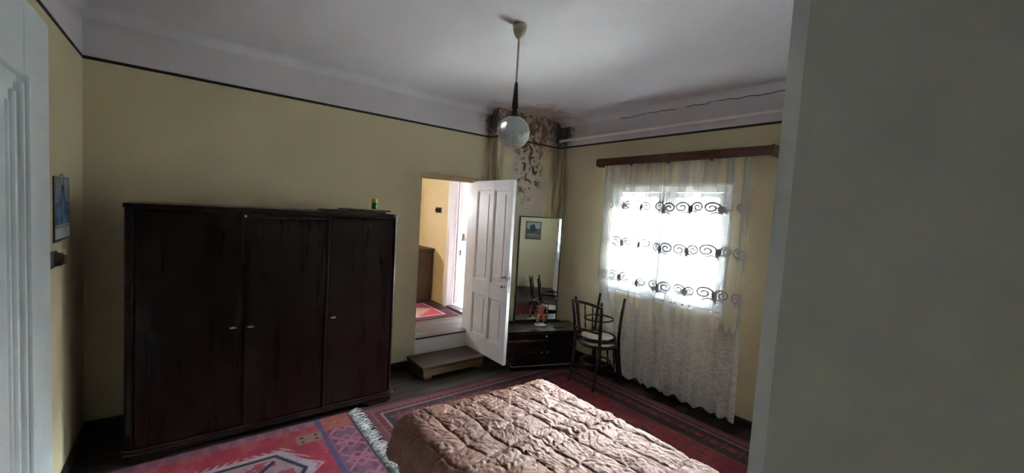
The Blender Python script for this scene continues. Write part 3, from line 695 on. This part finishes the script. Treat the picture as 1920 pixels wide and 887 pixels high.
# figurine on it
fg = thing('figurine', 'small orange and red standing figurine on the dressing table', 'figurine')
def skin(name, verts, edges, rad, mats, parent, root=0, sub=2, colfn=None):
    me = bpy.data.meshes.new(name); me.from_pydata(verts, edges, []); o = bpy.data.objects.new(name, me); COL.objects.link(o)
    sm = o.modifiers.new('skin', 'SKIN'); sm.use_smooth_shade = True
    for i, r in enumerate(rad): me.skin_vertices[0].data[i].radius = (r, r)
    me.skin_vertices[0].data[root].use_root = True
    sb = o.modifiers.new('sub', 'SUBSURF'); sb.levels = sb.render_levels = sub
    dg = bpy.context.evaluated_depsgraph_get(); e = bpy.data.meshes.new_from_object(o.evaluated_get(dg))
    o.modifiers.clear(); o.data = e; bpy.data.meshes.remove(me)
    e.materials.clear()
    for mm in mats: e.materials.append(M[mm])
    for p in e.polygons:
        p.use_smooth = True
        if colfn: p.material_index = colfn(p.center)
    o.parent = parent; ROOT[o.name] = (0, 0, 0); return o
fv = [(0, 0, .150), (0, -.004, .185), (0, -.006, .222), (0, -.010, .245), (0, -.016, .262), (0, -.018, .285),
      (.026, 0, .138), (.040, -.008, .085), (.046, .004, .034), (.050, -.022, .022),
      (-.026, 0, .138), (-.042, -.012, .088), (-.044, .000, .034), (-.050, -.026, .022),
      (.040, -.006, .222), (.062, -.004, .190), (.070, -.030, .160), (-.040, -.006, .222), (-.060, -.020, .195), (-.040, -.052, .190)]
fe = [(0, 1), (1, 2), (2, 3), (3, 4), (4, 5), (0, 6), (6, 7), (7, 8), (8, 9), (0, 10), (10, 11), (11, 12), (12, 13), (2, 14), (14, 15), (15, 16), (2, 17), (17, 18), (18, 19)]
fr_ = [.034, .030, .034, .013, .020, .017, .024, .019, .012, .010, .024, .019, .012, .010, .017, .014, .009, .017, .014, .009]
def fcol(c):
    if c.z < .045: return 2
    if c.z < .140: return 0
    if c.z > .242 or (abs(c.x) > .055 and c.z < .175) or c.y < -.045: return 3
    if abs(c.x) > .036: return 2
    return 1
skin('body', fv, fe, fr_, ['figure_orange', 'figure_red', 'figure_dark', 'figure_skin'], fg, colfn=fcol)
m = MB(); m.lathe([(.0, .312), (.010, .308), (.034, .286), (.036, .281), (.020, .282), (.018, .272), (0, .272)], (0, -.014, 0), 16); m.build('hat', 'figure_dark', fg)
m = MB(); m.lathe([(0, 0), (.075, 0), (.078, .008), (.070, .018), (0, .020)], n=22); m.v = [(x, y*.75-.008, z) for x, y, z in m.v]; m.build('base', 'figure_base', fg)
m = MB(); m.tube([(.072, -.034, .02), (.071, -.032, .16), (.074, -.028, .27)], .004, 8); m.build('staff', 'figure_dark', fg)
fg.location = (3.975, -.68, .4825); fg.rotation_euler = (0, 0, -.55)
o = B(-.055, .055, -.035, .035, 0, .012).build('small_box', 'tray_dark', bevel=.003); tag(o, 'small flat grey box in front of the mirror beside the figurine', 'box'); o.location = (4.10, -.86, .4825); o.rotation_euler = (0, 0, TH)

# ------------------------------------------------------------------ two bentwood chairs, one upside down on the other
def make_chair():
    t = thing('bentwood_chair', 'upright dark bentwood chair with spindle back in front of the curtain', 'chair', (0, 0, 0), 'bentwood chairs')
    n = 40; R = .200
    m = MB(); m.tube([(R*math.cos(2*PI*k/n)*(1.0), R*math.sin(2*PI*k/n)*.98, .440) for k in range(n)], .019, 10, True); m.build('seat_ring', 'chair_wood', t)
    m = MB(); m.lathe([(.0, .449), (.09, .446), (.185, .452), (.190, .445), (.185, .432), (0, .432)], n=36); m.build('seat', 'seat_ply', t)
    for s in (-1, 1):
        m = MB(); m.tube([(.135, s*.135, .435), (.155, s*.145, .30), (.180, s*.160, .14), (.205, s*.178, 0)], [.018, .0175, .016, .013], 12); m.build('leg', 'chair_wood', t)
        m = MB(); m.tube([(-.245, s*.168, 0), (-.212, s*.166, .16), (-.190, s*.166, .32), (-.182, s*.168, .45), (-.192, s*.174, .60), (-.212, s*.186, .76), (-.236, s*.198, .905)], [.013, .016, .0175, .018, .017, .016, .014], 12); m.build('back_leg', 'chair_wood', t)
    m = MB(); m.tube([(.165*math.cos(2*PI*k/n)-.012, .155*math.sin(2*PI*k/n), .235) for k in range(n)], .0105, 8, True); m.build('stretcher_ring', 'chair_wood', t)
    m = MB(); m.tube([(-.234-.030*(1-q*q), .196*q, .888+.022*(1-q*q)) for q in [-1+k/8 for k in range(17)]], .0150, 10); m.build('top_rail', 'chair_wood', t)
    m = MB(); m.tube([(-.196-.028*(1-q*q), .175*q, .610) for q in [-1+k/8 for k in range(17)]], .0130, 10); m.build('lower_rail', 'chair_wood', t)
    for q in (-.5, 0, .5):
        a = Vector((-.196-.028*(1-q*q), .175*q, .612)); b = Vector((-.234-.030*(1-q*q), .196*q, .888+.022*(1-q*q)))
        rr = [.006, .007, .011, .007, .008, .0125, .008, .007, .010, .007, .006]
        m = MB(); m.tube([a+(b-a)*(i/10) for i in range(11)], rr, 10); m.build('spindle', 'chair_wood', t)
    return t
ch = make_chair()
c2 = copy_tree(ch); c2['label'] = 'dark bentwood chair turned upside down on the seat of the other'
ch.location = (4.165, -1.415, .012); ch.rotation_euler = (0, 0, .03)
c2.location = (4.235, -1.345, .932); c2.rotation_euler = (0, PI, .06)

# ------------------------------------------------------------------ bed and satin bedspread
bd = thing('bed', 'low bed with dark base under the satin bedspread', 'bed', (2.24, -2.95, 0))
B(1.66, 2.82, -3.98, -1.99, .16, .34).build('bed_frame', 'bed_base', bd, bevel=.02)
B(1.68, 2.80, -3.96, -2.00, .34, .50).build('mattress', 'white_cloth', bd, bevel=.05)
for x in (1.86, 2.70):
    for y in (-3.9, -2.08): B(x, x+.06, y, y+.06, 0, .17).build('leg', 'bed_base', bd, bevel=.004)
bd.location.z += .012
RX0, RX1, RY1, RY0 = 1.72, 2.78, -2.00, -4.00     # flat part of the top
FL = .30
su = np.concatenate([np.linspace(RX0-FL, RX1+FL, 330)]); sv = np.linspace(RY0, RY1+FL, 440)
S_, T_ = np.meshgrid(su, sv)
ex = np.where(S_ < RX0, S_-RX0, np.where(S_ > RX1, S_-RX1, 0.)); ey = np.where(T_ > RY1, T_-RY1, 0.)
hy = np.hypot(ex, ey); e = np.maximum(np.abs(ex), ey); dx = np.divide(ex, hy, out=np.zeros_like(ex), where=hy > 1e-9); dy = np.divide(ey, hy, out=np.zeros_like(ey), where=hy > 1e-9)
rc = .125; arc = rc*PI/2
ang = np.minimum(e, arc)/rc
ho = rc*np.sin(ang); dn = rc*(1-np.cos(ang)); rest = np.maximum(0, e-arc)
rip = np.sin((S_*dy*1.0+T_*np.abs(dx)*1.0)*26+4*fbm(S_*3, T_*3))*rest
ho = ho+rest*.22+rip*.14; dn = dn+rest*.95*(1+.35*(fbm(S_*4+9, T_*4)-.5))
wx = .030*(fbm(S_*4, T_*4)-.5)*2; wy = .030*(fbm(S_*4+40, T_*4+7)-.5)*2
cs_ = .172; gx = (S_+T_*.12+wx)/cs_; gy = (T_-S_*.10+wy+.02)/cs_
ia = np.floor(gx); ib = np.floor(gy); la_ = gx-ia-.5; lb_ = gy-ib-.5
h1 = vn(ia*7.3+.5, ib*5.1+.5); h2 = vn(ia*3.7+9.5, ib*9.1+2.5)
th = np.arctan2(lb_-(h2-.5)*.5, la_-(h1-.5)*.5); rdist = np.hypot(lb_-(h2-.5)*.5, la_-(h1-.5)*.5)
seam = np.exp(-(np.minimum(.5-np.abs(la_), .5-np.abs(lb_))/.032)**2)
puff = (1-(2*la_)**4)*(1-(2*lb_)**4)
pleat = np.sin(th*(4+7*h1)+h2*20+9*fbm(S_*14, T_*14)) * np.clip(rdist*2.5, 0, 1)*(.35+h2)
dr_ = (h1 > .5)
q1 = S_*np.cos(h2*3)+T_*np.sin(h2*3); q2 = -S_*np.sin(h2*3)+T_*np.cos(h2*3)
crk = np.abs(fbm(q1*12+4*fbm(S_*6, T_*6), q2*48, 4)-.47)
crk2 = np.abs(fbm(S_*13+3*fbm(S_*7+3, T_*7), T_*17+8, 4)-.47)
hgt = .016*((h1-.5)*la_+(h2-.5)*lb_)+.0065*puff-.0045*seam+.0022*pleat-.046*np.clip(.10-crk, 0, .10)-.016*np.clip(.08-crk2, 0, .08)+.022*(fbm(S_*2.2, T_*2.2)-.5)*2+.003
# two ruched ridges running across the bed
for yb in (-2.625, -2.715):
    hgt = hgt+.010*np.exp(-((T_-yb-.01*np.sin(S_*9))/.022)**2)*(1+.22*np.sin(S_*150+6*fbm(S_*9, T_*9)))
Zt = .535
PX = np.clip(S_, RX0, RX1)+dx*(ho+hgt*np.sin(ang)); PY = np.minimum(T_, RY1)+dy*(ho+hgt*np.sin(ang)); PZ = Zt-dn+hgt*np.cos(ang)
PZ = np.maximum(PZ, .14)
bs = thing('satin_bedspread', 'pinkish beige quilted satin bedspread draped over the bed', 'bedspread', (2.25, -2.95, .3))
gridmesh('quilted_cover', PX, PY, PZ, 'satin', bs)
for i, (x, y) in enumerate(((1.86, -2.67), (2.06, -2.67), (2.27, -2.67), (2.47, -2.67), (2.66, -2.67), (2.70, -2.20), (2.45, -2.40))):
    a = np.argmin((PX-x)**2+(PY-y)**2+(PZ < .45)*9); zt = float(PZ.ravel()[a])
    MB().lathe([(0, -.004), (.010, -.004), (.012, .003), (.008, .008), (0, .009)], (x, y, zt), 14).build('button', 'button_shell', bs)

# ------------------------------------------------------------------ rugs
def lerp(a, b, t): return a+(b-a)*t[..., None]
RED = np.array((.34, .030, .050)); DRED = np.array((.10, .016, .02)); NAVY = np.array((.035, .03, .045)); CREAM = np.array((.42, .36, .33)); MAUVE = np.array((.19, .09, .12)); ORANGE = np.array((.34, .085, .04)); PINK = np.array((.36, .13, .15))
def rug(name, label, x0, x1, y0, y1, z, kind, step, rot=0.0, group='patterned red rugs'):
    r = thing(name, label, 'rug', ((x0+x1)/2, (y0+y1)/2, z), group)
    nx, ny = int((x1-x0)/step), int((y1-y0)/step)
    X, Y = np.meshgrid(np.linspace(x0, x1, nx), np.linspace(y0, y1, ny))
    u = X-x0; v = Y-y0; Lx, Ly = x1-x0, y1-y0
    d = np.minimum(np.minimum(u, Lx-u), np.minimum(v, Ly-v)); along = np.where(np.minimum(u, Lx-u) < np.minimum(v, Ly-v), v, u)
    nz = fbm(X*14, Y*14); col = np.zeros(X.shape+(3,)); col[:] = RED
    def put(mask, c, a=1.0): col[mask] = col[mask]*(1-a)+np.array(c)*a
    if kind == 'big':
        hx = (u*9) % 1-.5; hy = (v*9) % 1-.5; put((np.abs(hx)+np.abs(hy) < .22), NAVY, .8); put((np.abs(hx)+np.abs(hy) < .10), PINK, .8)
        put((np.abs(hx*hy) < .008) & (nz > .45), DRED, .8)
        put(nz > .60, ORANGE, .35)
        cx_, cy_ = Lx/2, Ly/2; q = np.abs(u-cx_)/.75+np.abs(v-cy_)/1.0; put(q < 1, NAVY, .7); put((q < .9) & (nz > .42), RED); put(q < .3, CREAM, .6)
        put(d < .42, NAVY); s = (along*7) % 1-.5; dd = (d-.27)/.09
        put((d < .38) & (d > .16) & (np.hypot(s, dd) < .42), RED); put((d < .38) & (d > .16) & (np.hypot(s, dd) < .16), PINK)
        put((d < .38) & (d > .16) & (np.abs(np.abs(s)-.5) < .08) & (np.abs(dd) < .7), MAUVE)
        for a, b, c_ in ((.40, .42, PINK), (.385, .39, CREAM), (.15, .165, CREAM), (.10, .15, RED), (.085, .10, PINK), (.03, .085, MAUVE), (.0, .03, DRED)): put((d >= a) & (d < b), c_, .85)
        put((d > .10) & (d < .15) & (((along*16) % 1) < .45), NAVY, .7); put((d > .03) & (d < .085) & (((along*12) % 1) < .5) & (np.abs(d-.057) < .018), RED, .7)
    elif kind == 'runner':
        e = Lx-u                                                # from the fringed end
        put(nz > .55, PINK, .25); put((fbm(X*5+3, Y*9) > .56), ORANGE, .35)
        put(v > Ly-.10, MAUVE, .8); put((v > Ly-.10) & (np.sin(u*55+4*nz) > .3), PINK, .5); put((v > Ly-.18) & (v < Ly-.10) & (nz > .5), ORANGE, .5)
        put(e < .24, MAUVE)                                     # end border with star figures
        s = ((v+.04) % .26)/.26-.5; t_ = (e-.12)/.24
        star = (np.abs(np.abs(s)-np.abs(t_)) < .07) | (np.abs(s) < .04) | (np.abs(np.abs(s)+np.abs(t_)-.36) < .05)
        put((e < .22) & (e > .03) & star, PINK); put((e < .22) & (e > .03) & ~star & (nz > .5), DRED, .6)
        put((e < .24) & (v > Ly-.22), ORANGE, .7); put((e > .24) & (e < .275), NAVY*1.6+np.array((.04, .02, .06))); put(e < .02, NAVY)
        # cream outlined medallions on the red field
        for mx_, my_, hw, hh in ((Lx-.80, Ly-.62, .42, .30), (Lx-1.85, Ly-.62, .42, .30)):
            a = np.abs(u-mx_); b = np.abs(v-my_); hexd = np.maximum(b/hh, (a+b*.6)/hw)
            put((hexd < 1) & (hexd > .86), CREAM); put((hexd < 1.10) & (hexd >= 1) & (((a+b)*18 % 1) < .4), CREAM, .8)
            put((hexd <= .86) & (hexd > .78), NAVY); put(hexd <= .78, CREAM, .75); put((hexd <= .70) & (nz > .46), RED, .85); put(hexd < .30, DRED); put((hexd < .70) & (np.abs(a-b) < .02), NAVY)
        for mx_, my_ in ((Lx-.36, Ly-.26), (Lx-1.3, Ly-.26), (Lx-.36, Ly-.95)):
            a = np.abs(u-mx_); b = np.abs(v-my_); put((a < .09) & (b < .06), (.26, .17, .10)); put((np.abs(a-.05) < .012) & (np.abs(b-.03) < .012), NAVY)
    else:
        put(d < .16, DRED); put((d < .13) & (d > .05) & (((along*9) % 1) < .5), NAVY); put((d > .14) & (d < .16), CREAM)
        q = np.abs(u-Lx/2)/(Lx*.36)+np.abs(v-Ly/2)/(Ly*.36); put(q < 1, (.42, .30, .20)); put(q < .45, NAVY, .8); put((d > .16) & (nz > .52), MAUVE, .5)
    if kind == 'runner': col *= np.array((.64, .55, .66)); col += .010
    if kind == 'big': col = col*.36+np.array((.050, .024, .021))*.55
    col *= (.85+.35*nz)[..., None]; col *= (.9+.2*vn(X*3, Y*3))[..., None]
    Z = z+.008+.003*(fbm(X*3, Y*3)-.5); Z[0] = Z[-1] = z+.001; Z[:, 0] = Z[:, -1] = z+.001
    gridmesh('woven_pile', X, Y, Z, 'rug_wool', r, np.clip(col, .005, 1)); return r
rug('carpet', 'large dark red carpet spread under the bed toward the window', 1.78, 4.36, -3.85, -.735, .001, 'big', .0095)
ra = rug('runner_rug', 'red runner rug with white fringe lying along the wardrobe', -.02+.05, 1.70, -2.05, -.735, .012, 'runner', .0075)
rug('hall_rug', 'small red rug with beige centre on the hall floor', 2.40, 3.62, .62, 1.62, .323, 'hall', .012)
# fringe along the runner's end
m = MB(); y = -2.04
while y < -.745:
    for k in range(2):
        a = rnd.uniform(-.055, .055); ln = rnd.uniform(.045, .125)
        m.tube([(1.695, y, .017), (1.695+ln*.35, y+a*.3+rnd.uniform(-.006, .006), .024+rnd.uniform(0, .008)), (1.695+ln*.7, y+a*.8, .019+rnd.uniform(0, .010)), (1.695+ln, y+a*1.3, .014+rnd.uniform(0, .006))], [.0035, .0035, .003, .002], 5)
    y += .008
fo = m.build('fringe', 'fringe_cord', ra); fo['kind'] = 'stuff'

# ------------------------------------------------------------------ framed picture on the near wall (seen in the mirror)
pf = thing('framed_picture', 'small framed landscape seen in the tall mirror', 'picture', (3.95, YN+.02, 1.41))
m = MB()
for b in ((3.76, 4.14, 1.605, 1.63), (3.76, 4.14, 1.19, 1.215), (3.76, 3.785, 1.19, 1.63), (4.115, 4.14, 1.19, 1.63)): m.box(b[0], b[1], YN, YN+.022, b[2], b[3])
m.build('frame', 'tray_dark', pf, bevel=.003)
Ug, Vg = np.meshgrid(np.linspace(0, 1, 50), np.linspace(0, 1, 60)); nz = fbm(Ug*6, Vg*6)
col = np.zeros(Ug.shape+(3,)); col[:] = (.30, .36, .38); col[Vg < .62+.2*(nz-.5)] = (.08, .10, .07); col[(np.hypot(Ug-.55, Vg-.62) < .22*(.7+nz))] = (.04, .06, .05); col[(Vg < .30) & (nz > .42)] = (.26, .17, .16); col[Vg < .12] = (.14, .13, .12)
gridmesh('painted_sheet', 3.785+(1-Ug)*.33, np.full_like(Ug, YN+.010), 1.215+Vg*.39, 'print_paper', pf, col)
